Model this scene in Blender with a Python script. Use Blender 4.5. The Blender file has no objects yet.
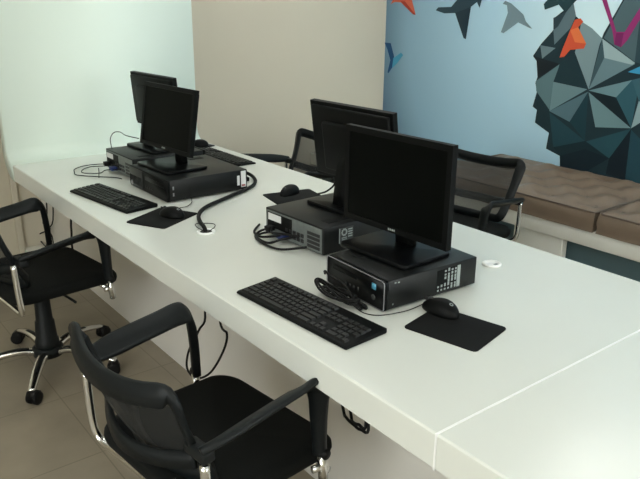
import bpy, bmesh, math, random
from mathutils import Vector, Matrix
random.seed(7)
SC = bpy.context.scene
COL = SC.collection
PI = math.pi
V = Vector

# ------------------------------------------------------------------ materials
def lin(c):
    return tuple((x / 12.92 if x <= 0.04045 else ((x + 0.055) / 1.055) ** 2.4) for x in c)

def rgb(r, g, b):
    return lin((r / 255, g / 255, b / 255)) + (1.0,)

def mat(name, col, rough=0.5, metal=0.0, spec=0.5, noise=0.0, nscale=20.0, bump=0.0, bscale=200.0, emit=None, estr=0.0, coat=0.0):
    m = bpy.data.materials.new(name)
    m.use_nodes = True
    nt = m.node_tree
    b = nt.nodes['Principled BSDF']
    b.inputs['Base Color'].default_value = col
    b.inputs['Roughness'].default_value = rough
    b.inputs['Metallic'].default_value = metal
    b.inputs['Specular IOR Level'].default_value = spec
    b.inputs['Coat Weight'].default_value = coat
    if emit:
        b.inputs['Emission Color'].default_value = emit
        b.inputs['Emission Strength'].default_value = estr
    if noise or bump:
        tc = nt.nodes.new('ShaderNodeTexCoord')
    if noise:
        n = nt.nodes.new('ShaderNodeTexNoise')
        n.inputs['Scale'].default_value = nscale
        n.inputs['Detail'].default_value = 5
        nt.links.new(tc.outputs['Object'], n.inputs['Vector'])
        mx = nt.nodes.new('ShaderNodeMix')
        mx.data_type = 'RGBA'
        mx.inputs['A'].default_value = tuple(max(0, c * (1 - noise)) for c in col[:3]) + (1,)
        mx.inputs['B'].default_value = tuple(min(1, c * (1 + noise)) for c in col[:3]) + (1,)
        nt.links.new(n.outputs['Fac'], mx.inputs['Factor'])
        nt.links.new(mx.outputs['Result'], b.inputs['Base Color'])
    if bump:
        n2 = nt.nodes.new('ShaderNodeTexNoise')
        n2.inputs['Scale'].default_value = bscale
        n2.inputs['Detail'].default_value = 3
        nt.links.new(tc.outputs['Object'], n2.inputs['Vector'])
        bp = nt.nodes.new('ShaderNodeBump')
        bp.inputs['Strength'].default_value = bump
        bp.inputs['Distance'].default_value = 0.002
        nt.links.new(n2.outputs['Fac'], bp.inputs['Height'])
        nt.links.new(bp.outputs['Normal'], b.inputs['Normal'])
    return m

M = {}
M['laminate'] = mat('white_laminate', (0.745, 0.765, 0.71, 1), 0.20, noise=0.02, nscale=6)
M['panel'] = mat('white_painted_panel', (0.745, 0.85, 0.77, 1), 0.5, noise=0.015, nscale=3)
M['carcass'] = mat('white_desk_side', (0.75, 0.725, 0.68, 1), 0.5, noise=0.015, nscale=3)
M['silicone'] = mat('white_seal', (0.93, 0.94, 0.92, 1), 0.4)
M['beige'] = mat('beige_wall_paint', (0.66, 0.605, 0.49, 1), 0.85, noise=0.03, nscale=2, bump=0.05, bscale=120)
M['white_paint'] = mat('ceiling_white', (0.8, 0.8, 0.78, 1), 0.9, noise=0.01)
M['wood_white'] = mat('bench_white', (0.88, 0.87, 0.80, 1), 0.45, noise=0.02, nscale=4)
M['plastic'] = mat('black_plastic', (0.0035, 0.004, 0.004, 1), 0.5, spec=0.12, bump=0.05, bscale=900)
M['plastic_grey'] = mat('dark_grey_plastic', (0.040, 0.043, 0.042, 1), 0.45, spec=0.3)
M['screen'] = mat('dark_screen', (0.0018, 0.0024, 0.002, 1), 0.45, spec=0.05)
M['gloss'] = mat('gloss_black', (0.003, 0.0034, 0.0038, 1), 0.30, spec=0.12)
M['case'] = mat('black_case_metal', (0.0055, 0.0065, 0.0065, 1), 0.40, spec=0.3, bump=0.03, bscale=600)
M['trim'] = mat('silver_trim', (0.30, 0.30, 0.32, 1), 0.35, metal=0.6)
M['io'] = mat('grey_port_panel', (0.17, 0.19, 0.185, 1), 0.5, metal=0.4, noise=0.25, nscale=60)
M['port'] = mat('black_socket', (0.012, 0.012, 0.013, 1), 0.5)
M['blue'] = mat('blue_connector', (0.015, 0.03, 0.13, 1), 0.5)
M['sticker_blue'] = mat('blue_sticker', (0.09, 0.34, 0.50, 1), 0.4)
M['sticker'] = mat('white_sticker', (0.75, 0.76, 0.75, 1), 0.5)
M['sticker_grey'] = mat('grey_print', (0.30, 0.34, 0.33, 1), 0.5)
M['sticker_red'] = mat('red_print', (0.35, 0.12, 0.12, 1), 0.5)
M['key'] = mat('black_keycap', (0.008, 0.0085, 0.008, 1), 0.45, spec=0.3)
M['pad'] = mat('black_mouse_mat', (0.006, 0.0065, 0.0065, 1), 0.85, spec=0.2, bump=0.1, bscale=1500)
M['rubber'] = mat('black_cable', (0.006, 0.006, 0.006, 1), 0.55, spec=0.2)
M['fabric'] = mat('black_seat_fabric', (0.0055, 0.0065, 0.006, 1), 0.9, spec=0.2, noise=0.2, nscale=300, bump=0.25, bscale=700)
M['chair'] = mat('black_chair_plastic', (0.0055, 0.0075, 0.0083, 1), 0.5, spec=0.25, bump=0.08, bscale=500)
M['chrome'] = mat('chrome', (0.78, 0.78, 0.76, 1), 0.14, metal=1.0)
M['leather'] = mat('brown_leather', (0.205, 0.150, 0.108, 1), 0.38, noise=0.12, nscale=14, bump=0.35, bscale=45)
M['blue_board'] = mat('blue_grey_board', (0.13, 0.215, 0.25, 1), 0.6, noise=0.04, nscale=3)
M['leather_dark'] = mat('brown_piping', (0.15, 0.115, 0.09, 1), 0.5)
M['frame_white'] = mat('white_window_frame', (0.8, 0.8, 0.8, 1), 0.5)

def mesh_fabric():
    m = bpy.data.materials.new('black_net')
    m.use_nodes = True
    nt = m.node_tree
    b = nt.nodes['Principled BSDF']
    b.inputs['Base Color'].default_value = (0.016, 0.018, 0.018, 1)
    b.inputs['Roughness'].default_value = 0.7
    tr = nt.nodes.new('ShaderNodeBsdfTransparent')
    mx = nt.nodes.new('ShaderNodeMixShader')
    mx.inputs[0].default_value = 0.74
    nt.links.new(tr.outputs[0], mx.inputs[1])
    nt.links.new(b.outputs[0], mx.inputs[2])
    nt.links.new(mx.outputs[0], nt.nodes['Material Output'].inputs['Surface'])
    return m
M['net'] = mesh_fabric()

def glass_mat():
    m = bpy.data.materials.new('window_glass')
    m.use_nodes = True
    nt = m.node_tree
    nt.nodes.remove(nt.nodes['Principled BSDF'])
    tr = nt.nodes.new('ShaderNodeBsdfTransparent')
    gl = nt.nodes.new('ShaderNodeBsdfGlossy')
    gl.inputs['Roughness'].default_value = 0.02
    mx = nt.nodes.new('ShaderNodeMixShader')
    mx.inputs[0].default_value = 0.06
    nt.links.new(tr.outputs[0], mx.inputs[1])
    nt.links.new(gl.outputs[0], mx.inputs[2])
    nt.links.new(mx.outputs[0], nt.nodes['Material Output'].inputs['Surface'])
    return m
M['glass'] = glass_mat()

def tile_mat():
    m = bpy.data.materials.new('beige_floor_tiles')
    m.use_nodes = True
    nt = m.node_tree
    b = nt.nodes['Principled BSDF']
    b.inputs['Roughness'].default_value = 0.38
    tc = nt.nodes.new('ShaderNodeTexCoord')
    mp = nt.nodes.new('ShaderNodeMapping')
    mp.inputs['Location'].default_value = (-0.71 + 0.44 * 10, -2.155 + 0.44 * 10, 0)
    nt.links.new(tc.outputs['Object'], mp.inputs['Vector'])
    br = nt.nodes.new('ShaderNodeTexBrick')
    br.offset = 0.0
    br.inputs['Scale'].default_value = 1.0
    br.inputs['Brick Width'].default_value = 0.44
    br.inputs['Row Height'].default_value = 0.44
    br.inputs['Mortar Size'].default_value = 0.0028
    br.inputs['Mortar Smooth'].default_value = 0.3
    br.inputs['Color1'].default_value = (0.29, 0.25, 0.19, 1)
    br.inputs['Color2'].default_value = (0.305, 0.264, 0.203, 1)
    br.inputs['Mortar'].default_value = (0.21, 0.18, 0.135, 1)
    nt.links.new(mp.outputs['Vector'], br.inputs['Vector'])
    n = nt.nodes.new('ShaderNodeTexNoise')
    n.inputs['Scale'].default_value = 5.0
    n.inputs['Detail'].default_value = 6
    nt.links.new(tc.outputs['Object'], n.inputs['Vector'])
    rp = nt.nodes.new('ShaderNodeValToRGB')
    rp.color_ramp.elements[0].position = 0.3
    rp.color_ramp.elements[0].color = (0.86, 0.86, 0.86, 1)
    rp.color_ramp.elements[1].position = 0.7
    rp.color_ramp.elements[1].color = (1.1, 1.09, 1.07, 1)
    nt.links.new(n.outputs['Fac'], rp.inputs['Fac'])
    mx = nt.nodes.new('ShaderNodeMix')
    mx.data_type = 'RGBA'
    mx.blend_type = 'MULTIPLY'
    mx.inputs['Factor'].default_value = 1
    nt.links.new(br.outputs['Color'], mx.inputs['A'])
    nt.links.new(rp.outputs['Color'], mx.inputs['B'])
    nt.links.new(mx.outputs['Result'], b.inputs['Base Color'])
    return m
M['tile'] = tile_mat()

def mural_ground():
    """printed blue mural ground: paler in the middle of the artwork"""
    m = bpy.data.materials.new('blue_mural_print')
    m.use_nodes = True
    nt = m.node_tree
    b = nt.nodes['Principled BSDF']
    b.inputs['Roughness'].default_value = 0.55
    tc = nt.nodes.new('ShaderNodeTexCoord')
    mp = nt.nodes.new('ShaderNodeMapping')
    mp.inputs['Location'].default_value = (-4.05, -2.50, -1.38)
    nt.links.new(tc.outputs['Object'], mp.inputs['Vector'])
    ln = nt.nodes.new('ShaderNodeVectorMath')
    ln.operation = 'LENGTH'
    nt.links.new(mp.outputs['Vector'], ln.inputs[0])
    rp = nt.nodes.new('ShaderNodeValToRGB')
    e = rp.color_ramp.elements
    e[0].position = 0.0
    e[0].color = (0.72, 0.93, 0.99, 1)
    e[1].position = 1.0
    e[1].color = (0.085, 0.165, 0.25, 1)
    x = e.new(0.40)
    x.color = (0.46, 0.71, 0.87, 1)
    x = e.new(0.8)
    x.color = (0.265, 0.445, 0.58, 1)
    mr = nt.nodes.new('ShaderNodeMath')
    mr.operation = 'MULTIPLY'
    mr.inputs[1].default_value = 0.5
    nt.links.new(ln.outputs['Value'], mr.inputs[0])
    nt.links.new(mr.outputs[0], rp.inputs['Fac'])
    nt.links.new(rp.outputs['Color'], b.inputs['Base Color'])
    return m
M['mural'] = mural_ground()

# ------------------------------------------------------------------ mesh builder
class MB:
    def __init__(self):
        self.bm = bmesh.new()
        self.mi = 0

    def _tag(self, faces):
        for f in faces:
            f.material_index = self.mi

    def box(self, x0, x1, y0, y1, z0, z1, bev=0.0, seg=2, mtx=None):
        bm = self.bm
        t = bmesh.new()
        bmesh.ops.create_cube(t, size=1.0)
        for v in t.verts:
            v.co = V((x0 + (v.co.x + .5) * (x1 - x0), y0 + (v.co.y + .5) * (y1 - y0), z0 + (v.co.z + .5) * (z1 - z0)))
        if bev > 0:
            bmesh.ops.bevel(t, geom=list(t.edges), offset=bev, segments=seg, affect='EDGES', profile=0.5)
        self._merge(t, mtx)
        return self

    def _merge(self, t, mtx=None):
        if mtx is not None:
            t.transform(mtx)
        bmesh.ops.recalc_face_normals(t, faces=list(t.faces))
        mp = {}
        for v in t.verts:
            mp[v] = self.bm.verts.new(v.co)
        for f in t.faces:
            try:
                nf = self.bm.faces.new([mp[v] for v in f.verts])
                nf.material_index = self.mi
            except ValueError:
                pass
        t.free()

    def sweep(self, pts, prof, up=V((0, 0, 1)), closed=False, caps=True, scales=None, mtx=None):
        """prof: list of (a,b) offsets; a along side, b along up-ish normal"""
        t = bmesh.new()
        P = [V(p) for p in pts]
        n = len(P)
        rings = []
        prev = None
        for i in range(n):
            if closed:
                d = P[(i + 1) % n] - P[i - 1]
            else:
                d = P[min(i + 1, n - 1)] - P[max(i - 1, 0)]
            d.normalize()
            u = up if not callable(up) else up(i)
            if prev is None or callable(up):
                s = d.cross(u)
                if s.length < 1e-4:
                    s = d.cross(V((1, 0, 0)))
                s.normalize()
            else:
                s = prev - d * prev.dot(d)
                if s.length < 1e-5:
                    s = d.cross(u)
                s.normalize()
            prev = s
            b = s.cross(d).normalized()
            k = scales[i] if scales else (1, 1)
            if not isinstance(k, tuple):
                k = (k, k)
            rings.append([t.verts.new(P[i] + s * a * k[0] + b * c * k[1]) for a, c in prof])
        m = len(prof)
        for i in range(n if closed else n - 1):
            r0, r1 = rings[i], rings[(i + 1) % n]
            for j in range(m):
                t.faces.new([r0[j], r0[(j + 1) % m], r1[(j + 1) % m], r1[j]])
        if caps and not closed:
            t.faces.new(rings[0][::-1])
            t.faces.new(rings[-1])
        self._merge(t, mtx)
        return self

    def tube(self, pts, r, seg=8, smooth=0, closed=False, mtx=None, scales=None):
        if smooth:
            pts = catmull(pts, smooth, closed)
        prof = [(r * math.cos(2 * PI * k / seg), r * math.sin(2 * PI * k / seg)) for k in range(seg)]
        return self.sweep(pts, prof, V((0.123, 0.057, 0.99)), closed, True, scales, mtx)

    def lathe(self, prof, seg=24, c=(0, 0, 0), mtx=None):
        """prof: list of (r,z)"""
        t = bmesh.new()
        rings = []
        for r, z in prof:
            if r < 1e-6:
                rings.append([t.verts.new((c[0], c[1], c[2] + z))])
            else:
                rings.append([t.verts.new((c[0] + r * math.cos(2 * PI * k / seg), c[1] + r * math.sin(2 * PI * k / seg), c[2] + z)) for k in range(seg)])
        for a, b in zip(rings[:-1], rings[1:]):
            for k in range(seg):
                q = (k + 1) % seg
                if len(a) == 1 and len(b) == 1:
                    continue
                if len(a) == 1:
                    t.faces.new([a[0], b[q], b[k]])
                elif len(b) == 1:
                    t.faces.new([a[k], a[q], b[0]])
                else:
                    t.faces.new([a[k], a[q], b[q], b[k]])
        if len(rings[0]) > 1:
            t.faces.new(rings[0][::-1])
        if len(rings[-1]) > 1:
            t.faces.new(rings[-1])
        self._merge(t, mtx)
        return self

    def prism(self, poly, axis, a0, a1, bev=0.0, mtx=None):
        """extrude a 2D polygon along an axis ('x','y','z')"""
        t = bmesh.new()
        def p3(u, w, a):
            return {'x': (a, u, w), 'y': (u, a, w), 'z': (u, w, a)}[axis]
        A = [t.verts.new(p3(u, w, a0)) for u, w in poly]
        B = [t.verts.new(p3(u, w, a1)) for u, w in poly]
        n = len(poly)
        fa = t.faces.new(A)
        fb = t.faces.new(B)
        for i in range(n):
            t.faces.new([A[i], A[(i + 1) % n], B[(i + 1) % n], B[i]])
        bmesh.ops.recalc_face_normals(t, faces=list(t.faces))
        if bev > 0:
            ed = [e for e in t.edges if (e.verts[0] in A) == (e.verts[1] in A)]
            bmesh.ops.bevel(t, geom=ed, offset=bev, segments=3, affect='EDGES', profile=0.5)
        self._merge(t, mtx)
        return self

    def build(self, name, mats, parent=None, smooth=True, angle=40):
        me = bpy.data.meshes.new(name)
        bm = self.bm
        if smooth:
            lim = math.radians(angle)
            for f in bm.faces:
                f.smooth = True
            for e in bm.edges:
                if len(e.link_faces) == 2 and e.calc_face_angle(0) > lim:
                    e.smooth = False
        bm.to_mesh(me)
        bm.free()
        if not isinstance(mats, (list, tuple)):
            mats = [mats]
        for m in mats:
            me.materials.append(m)
        o = bpy.data.objects.new(name, me)
        COL.objects.link(o)
        if parent is not None:
            o.parent = parent
        return o

def catmull(P, k=6, closed=False):
    P = [V(p) for p in P]
    n = len(P)
    out = []
    rng = n if closed else n - 1
    for i in range(rng):
        if closed:
            p0, p1, p2, p3 = P[i - 1], P[i], P[(i + 1) % n], P[(i + 2) % n]
        else:
            p0, p1, p2, p3 = P[max(i - 1, 0)], P[i], P[i + 1], P[min(i + 2, n - 1)]
        for j in range(k):
            t = j / k
            out.append(0.5 * ((2 * p1) + (-p0 + p2) * t + (2 * p0 - 5 * p1 + 4 * p2 - p3) * t * t + (-p0 + 3 * p1 - 3 * p2 + p3) * t ** 3))
    if not closed:
        out.append(P[-1])
    return out

def rrect(x0, x1, y0, y1, r, k=5):
    out = []
    for cx, cy, a in ((x1 - r, y1 - r, 0), (x0 + r, y1 - r, 90), (x0 + r, y0 + r, 180), (x1 - r, y0 + r, 270)):
        for i in range(k + 1):
            t = math.radians(a + 90 * i / k)
            out.append((cx + r * math.cos(t), cy + r * math.sin(t)))
    return out

# ------------------------------------------------------------------ object helpers
def tag(o, label, cat, group=None):
    o['label'] = label
    o['category'] = cat
    if group:
        o['group'] = group
    return o

def thing(name, label, cat, loc=(0, 0, 0), yaw=0.0, group=None):
    o = bpy.data.objects.new(name, None)
    o.empty_display_size = 0.05
    COL.objects.link(o)
    o.location = loc
    o.rotation_euler = (0, 0, yaw)
    return tag(o, label, cat, group)

def struct(o, label=None):
    o['kind'] = 'structure'
    if label:
        o['label'] = label
    return o

def dup(o, loc, yaw, label, group=None):
    def cp(src, par):
        c = src.copy()
        COL.objects.link(c)
        c.parent = par
        for ch in list(src.children):
            cp(ch, c)
        return c
    r = cp(o, None)
    r.location = loc
    r.rotation_euler = (0, 0, yaw)
    r['label'] = label
    if group:
        r['group'] = group
    return r

# ------------------------------------------------------------------ the room
XR, YB = 4.05, 4.35          # mural wall, beige back wall
XL, YF, ZC = -2.6, -2.3, 2.75

b = MB(); b.box(XL, XR, YF, YB, -0.12, 0); struct(b.build('floor', M['tile'], smooth=False), 'beige square floor tiles')
b = MB(); b.box(XL, XR, YF, YB, ZC, ZC + 0.1); struct(b.build('ceiling', M['white_paint'], smooth=False))
b = MB(); b.box(XL - 0.15, XR + 0.15, YB, YB + 0.15, -0.12, ZC + 0.1); struct(b.build('wall_back', M['beige'], smooth=False), 'plain beige back wall')

def holed_wall(axis, a0, a1, u0, u1, holes, m, name):
    """wall slab between a0 and a1 on an axis, spanning u0..u1, with (h0,h1,z0,z1) openings"""
    b = MB()
    def bx(p0, p1, z0, z1):
        if p1 - p0 < 1e-4 or z1 - z0 < 1e-4:
            return
        if axis == 'x':
            b.box(a0, a1, p0, p1, z0, z1)
        else:
            b.box(p0, p1, a0, a1, z0, z1)
    cur = u0
    for h0, h1, z0, z1 in sorted(holes):
        bx(cur, h0, -0.12, ZC + 0.1)
        bx(h0, h1, -0.12, z0)
        bx(h0, h1, z1, ZC + 0.1)
        cur = h1
    bx(cur, u1, -0.12, ZC + 0.1)
    return struct(b.build(name, m, smooth=False))

holed_wall('x', XL - 0.15, XL, YF, YB, [(-2.0, 1.1, 1.05, 2.68)], M['beige'], 'wall_left')
holed_wall('y', YF - 0.15, YF, XL - 0.15, XR + 0.15, [(0.8, 3.7, 0.9, 2.4)], M['beige'], 'wall_front')
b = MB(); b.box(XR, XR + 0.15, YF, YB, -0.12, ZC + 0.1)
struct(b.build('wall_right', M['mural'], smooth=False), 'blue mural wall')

def unseen_window(name, axis, a, h):
    h0, h1, z0, z1 = h
    b = MB()
    n = 3
    w = 0.05
    def bx(p0, p1, q0, q1, d=0.03):
        if axis == 'x':
            b.box(a - d, a + d, p0, p1, q0, q1, 0.004)
        else:
            b.box(p0, p1, a - d, a + d, q0, q1, 0.004)
    bx(h0, h1, z0, z0 + w); bx(h0, h1, z1 - w, z1)
    for i in range(n + 1):
        c = h0 + (h1 - h0 - w) * i / n
        bx(c, c + w, z0 + w, z1 - w)
    o = struct(b.build(name, M['frame_white'], smooth=False))
    g = MB()
    if axis == 'x':
        g.box(a - .003, a + .003, h0 + .02, h1 - .02, z0 + .02, z1 - .02)
    else:
        g.box(h0 + .02, h1 - .02, a - .003, a + .003, z0 + .02, z1 - .02)
    g.build('window_pane', M['glass'], o, smooth=False)
unseen_window('unseen_window_1', 'x', XL - 0.075, (-2.0, 1.1, 1.05, 2.68))  # unseen left window, enlarged to brighten the desk edge and bench
unseen_window('unseen_window_2', 'y', YF - 0.075, (0.8, 3.7, 0.9, 2.4))  # unseen window added behind the camera to brighten the white panel

# mural artwork printed on the right wall: one sheet of flat coloured shapes
MUR = [('faceted_head', '', [((30, 52, 60), [(2.67, 1.517), (2.639, 1.441), (2.562, 1.391), (2.444, 1.32), (2.436, 1.349), (2.339, 1.548), (1.912, 1.592), (1.695, 0.391), (2.065, 0.47), (2.623, 0.493), (2.632, 0.565), (2.744, 0.596), (2.735, 0.702), (2.852, 0.755), (2.847, 0.839), (2.883, 0.858), (2.862, 0.959), (2.881, 1.012), (2.87, 1.052), (2.89, 1.154), (2.922, 1.183), (2.87, 1.262), (2.788, 1.353), (2.791, 1.426)]), ((96, 118, 126), [(2.798, 1.426), (2.708, 1.466), (2.666, 1.518), (2.638, 1.442), (2.668, 1.368), (2.769, 1.263), (2.788, 1.352)]), ((45, 66, 74), [(2.798, 1.426), (2.708, 1.466), (2.757, 1.376), (2.788, 1.352)]), ((112, 134, 140), [(2.875, 1.255), (2.757, 1.244), (2.849, 1.171)]), ((24, 34, 40), [(2.917, 1.185), (2.849, 1.171), (2.712, 1.148), (2.862, 1.047), (2.89, 1.153)]), ((94, 124, 130), [(2.881, 1.024), (2.712, 1.148), (2.745, 1.033), (2.751, 0.852), (2.867, 0.961)]), ((128, 152, 158), [(2.614, 1.224), (2.595, 1.41), (2.519, 1.374), (2.441, 1.317), (2.454, 1.278), (2.488, 1.011)]), ((62, 88, 96), [(2.441, 1.312), (2.41, 1.209), (2.488, 1.011)]), ((108, 136, 144), [(2.41, 1.209), (2.211, 1.185), (2.488, 1.011)]), ((158, 182, 186), [(2.441, 1.317), (2.212, 1.191), (2.227, 1.179), (2.41, 1.206)]), ((28, 54, 62), [(2.713, 1.154), (2.621, 1.224), (2.496, 1.011), (2.738, 1.034)]), ((112, 142, 148), [(2.745, 1.033), (2.496, 1.011), (2.75, 0.844)]), ((86, 116, 126), [(2.75, 0.844), (2.487, 0.998), (2.593, 0.795)]), ((34, 70, 80), [(2.749, 0.837), (2.466, 0.692), (2.689, 0.615)]), ((27, 60, 70), [(2.487, 0.998), (2.466, 0.692), (2.593, 0.795)]), ((112, 144, 150), [(2.486, 0.995), (2.408, 0.787), (2.176, 0.814)]), ((16, 34, 42), [(2.487, 0.998), (2.176, 0.814), (2.299, 0.983)]), ((110, 144, 152), [(2.487, 1.004), (2.299, 0.983), (2.214, 1.093)]), ((48, 92, 104), [(2.299, 0.983), (2.214, 1.093), (2.168, 1.071), (2.176, 0.814)]), ((146, 172, 178), [(2.176, 0.814), (2.154, 0.979), (2.051, 0.912)]), ((60, 100, 112), [(2.214, 1.093), (2.063, 1.145), (2.024, 0.915), (2.154, 0.979)]), ((38, 78, 88), [(2.457, 0.69), (2.176, 0.811), (2.287, 0.612)]), ((22, 46, 54), [(2.689, 0.615), (2.466, 0.692), (2.287, 0.612), (2.633, 0.566)]), ((17, 36, 46), [(2.633, 0.566), (2.459, 0.641), (2.287, 0.612), (2.422, 0.506), (2.621, 0.499)]), ((34, 70, 82), [(2.175, 0.807), (1.982, 0.667), (1.95, 0.48), (2.164, 0.503)]), ((14, 30, 40), [(2.287, 0.612), (2.175, 0.807), (2.164, 0.503), (2.295, 0.509)]), ((78, 102, 108), [(2.327, 1.554), (1.91, 1.581), (1.838, 1.181), (2.214, 1.196), (2.431, 1.321)]), ((46, 72, 80), [(2.222, 1.43), (1.903, 1.541), (1.828, 1.128), (2.214, 1.196)])]),
('origami_bird', 'orange-red origami bird', [((216, 88, 58), [(2.604, 1.429), (2.582, 1.41), (2.612, 1.376), (2.544, 1.282), (2.555, 1.252), (2.649, 1.239), (2.687, 1.194), (2.72, 1.187), (2.703, 1.247), (2.666, 1.357), (2.642, 1.419)]), ((232, 120, 70), [(2.666, 1.357), (2.612, 1.376), (2.544, 1.282), (2.623, 1.286)])]),
('origami_bird', 'magenta origami crane', [((150, 48, 112), [(2.487, 1.559), (2.455, 1.559), (2.356, 1.359), (2.303, 1.361), (2.22, 1.518), (2.21, 1.457), (2.28, 1.314), (2.313, 1.273), (2.357, 1.287), (2.381, 1.363)]), ((122, 34, 96), [(2.355, 1.353), (2.308, 1.355), (2.313, 1.273), (2.357, 1.287)])]),
('origami_bird', 'light blue wing tip', [((60, 150, 190), [(2.248, 1.136), (2.124, 1.203), (2.111, 1.125)])]),
('origami_bird', 'dark slate origami bird', [((46, 70, 82), [(3.813, 1.453), (3.789, 1.474), (3.663, 1.479), (3.603, 1.536), (3.384, 1.538), (3.401, 1.476), (3.428, 1.515), (3.479, 1.482), (3.504, 1.262), (3.526, 1.268), (3.622, 1.438), (3.726, 1.433)]), ((34, 56, 68), [(3.622, 1.438), (3.479, 1.482), (3.504, 1.262), (3.526, 1.268)])]),
('origami_bird', 'pale grey origami bird', [((122, 146, 156), [(3.204, 1.506), (3.185, 1.525), (3.134, 1.509), (3.028, 1.441), (3.003, 1.398), (2.947, 1.354), (2.971, 1.359), (3.064, 1.391), (3.175, 1.318), (3.199, 1.322), (3.155, 1.449), (3.168, 1.498)])]),
('origami_bird', 'orange origami bird', [((208, 104, 80), [(4.303, 1.488), (4.29, 1.502), (4.264, 1.549), (4.078, 1.55), (4.018, 1.415), (4.048, 1.419), (4.184, 1.504), (4.255, 1.507)]), ((170, 62, 48), [(4.192, 1.513), (4.143, 1.513), (4.018, 1.415), (4.048, 1.419)])]),
('origami_bird', 'blue origami bird', [((20, 74, 116), [(4.355, 1.195), (4.281, 1.194), (4.236, 1.094), (4.253, 1.005), (4.294, 0.957), (4.306, 0.963), (4.278, 1.062), (4.32, 1.148)]), ((70, 152, 186), [(4.245, 1.079), (4.159, 1.128), (4.134, 1.111), (4.197, 1.044), (4.255, 1.0)])]),
('origami_bird', 'dark teal origami bird', [((36, 66, 72), [(2.879, 1.508), (2.836, 1.556), (2.622, 1.557), (2.668, 1.511), (2.721, 1.465), (2.768, 1.506), (2.867, 1.474)])])]
mural = thing('wall_mural', 'mural of origami birds and a dark faceted head on the blue wall', 'mural', (XR, 0, 0))
inks = {}
level = 0
for kind, note, shapes in MUR:
    b = MB()
    cols = []
    for c, poly in shapes:
        if c not in inks:
            inks[c] = mat('mural_ink', rgb(*c), 0.55, spec=0.3)
        if inks[c] not in cols:
            cols.append(inks[c])
        level += 1
        vs = [b.bm.verts.new((-0.0010 - 0.00006 * level, y, z)) for y, z in poly]
        f = b.bm.faces.new(vs)
        f.material_index = cols.index(inks[c])
        f.normal_update()
        if f.normal.x > 0:
            f.normal_flip()
    bmesh.ops.triangulate(b.bm, faces=list(b.bm.faces))
    o = b.build(kind, cols, mural, smooth=False)
    if note:
        o['label'] = note

# beige trunking strip and cable duct against the back wall under the desk
b = MB()
b.box(1.05, 1.085, YB - 0.03, YB, 0.0, 0.66, 0.003)
struct(b.build('trim_1', M['beige']), 'beige vertical strip on back wall')
t = thing('cable_duct', 'low white cable duct on the floor against the back wall under the desk', 'cable duct', (0, 0, 0))
b = MB(); b.box(1.08, 1.215, YB - 0.10, YB, 0.0, 0.055, 0.004); b.build('duct_body', M['panel'], t)
b = MB(); b.box(1.085, 1.212, YB - 0.098, YB - 0.002, 0.055, 0.063, 0.003); b.build('duct_lid', M['wood_white'], t)

# ------------------------------------------------------------------ the long white desk
DX0, DX1, SEAM = 0.892, 1.944, 0.775
ZT, ZU = 0.75, 0.668
PW = 3.65
desk = thing('computer_desk', 'long white desk section carrying the four computers', 'desk', (0, 0, 0), 0, 'white desk sections')
def ribbon_top(y0, y1, name, par, holes=()):
    b = MB()
    e = 0.004
    prof = [(DX0, ZU + e), (DX0 + e, ZU), (DX1 - e, ZU), (DX1, ZU + e), (DX1, ZT - e), (DX1 - e, ZT), (DX0 + e, ZT), (DX0, ZT - e)]
    b.prism(prof, 'y', y0, y1)
    return b.build(name, M['laminate'], par, smooth=False)
YFIL = PW - 0.07
ribbon_top(SEAM, YFIL, 'tabletop', desk)
# curved end: inner fillet radius .07, outer radius .15
poly = [(YFIL, ZT)]
for i in range(1, 9):
    a = math.radians(90 * i / 8)
    poly.append((YFIL + 0.07 * math.sin(a), ZT + 0.07 * (1 - math.cos(a))))
poly += [(PW, ZC - 0.002), (PW + 0.082, ZC - 0.002)]
RO = 0.13
for i in range(0, 9):
    a = math.radians(90 - 90 * i / 8)
    poly.append((PW + 0.082 - RO + RO * math.sin(a), ZU + RO - RO * math.cos(a)))
poly.append((YFIL, ZU))
b = MB(); b.prism(poly, 'x', DX0, DX1); tag(b.build('partition_panel', M['panel'], None, smooth=True, angle=30), 'tall white panel curving up from the far end of the desk', 'partition')
b = MB()
b.box(1.22, 1.245, SEAM, YB - 0.004, 0.0, ZU)
b.build('modesty_panel', M['carcass'], desk, smooth=False)
b = MB(); b.box(1.60, 1.625, SEAM, PW, 0.0, ZU); b.build('modesty_panel', M['carcass'], desk, smooth=False)
# white sealed joint between the two sections
b = MB()
b.box(DX0 - 0.0008, DX1 + 0.0008, SEAM - 0.0035, SEAM + 0.0015, ZU - 0.0005, ZT + 0.0008)
b.build('joint_seal', M['silicone'], desk, smooth=False)
def grommet(x, y, hole):
    b = MB()
    if hole:
        b.lathe([(0.0335, 0.0), (0.0335, 0.003), (0.031, 0.0045), (0.024, 0.0045), (0.022, 0.0012), (0.0, 0.0012)], 28, (x, y, ZT))
        o = b.build('grommet', M['silicone'], desk)
        h = MB(); h.lathe([(0.0215, 0.0), (0.0215, 0.0018), (0.0, 0.0018)], 24, (x, y, ZT)); h.build('hole', M['port'], o)
    else:
        b.lathe([(0.030, 0.0), (0.030, 0.005), (0.028, 0.007), (0.022, 0.007), (0.0205, 0.0045), (0.012, 0.0045), (0.0, 0.0045)], 28, (x, y, ZT))
        o = b.build('grommet', M['silicone'], desk)
        h = MB(); h.box(x - 0.004, x + 0.012, y - 0.018, y - 0.008, ZT + 0.003, ZT + 0.0052, 0.0008); h.build('cable_slot', M['sticker_grey'], o)
grommet(1.142, 2.116, True)
grommet(1.700, 1.300, False)

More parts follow.
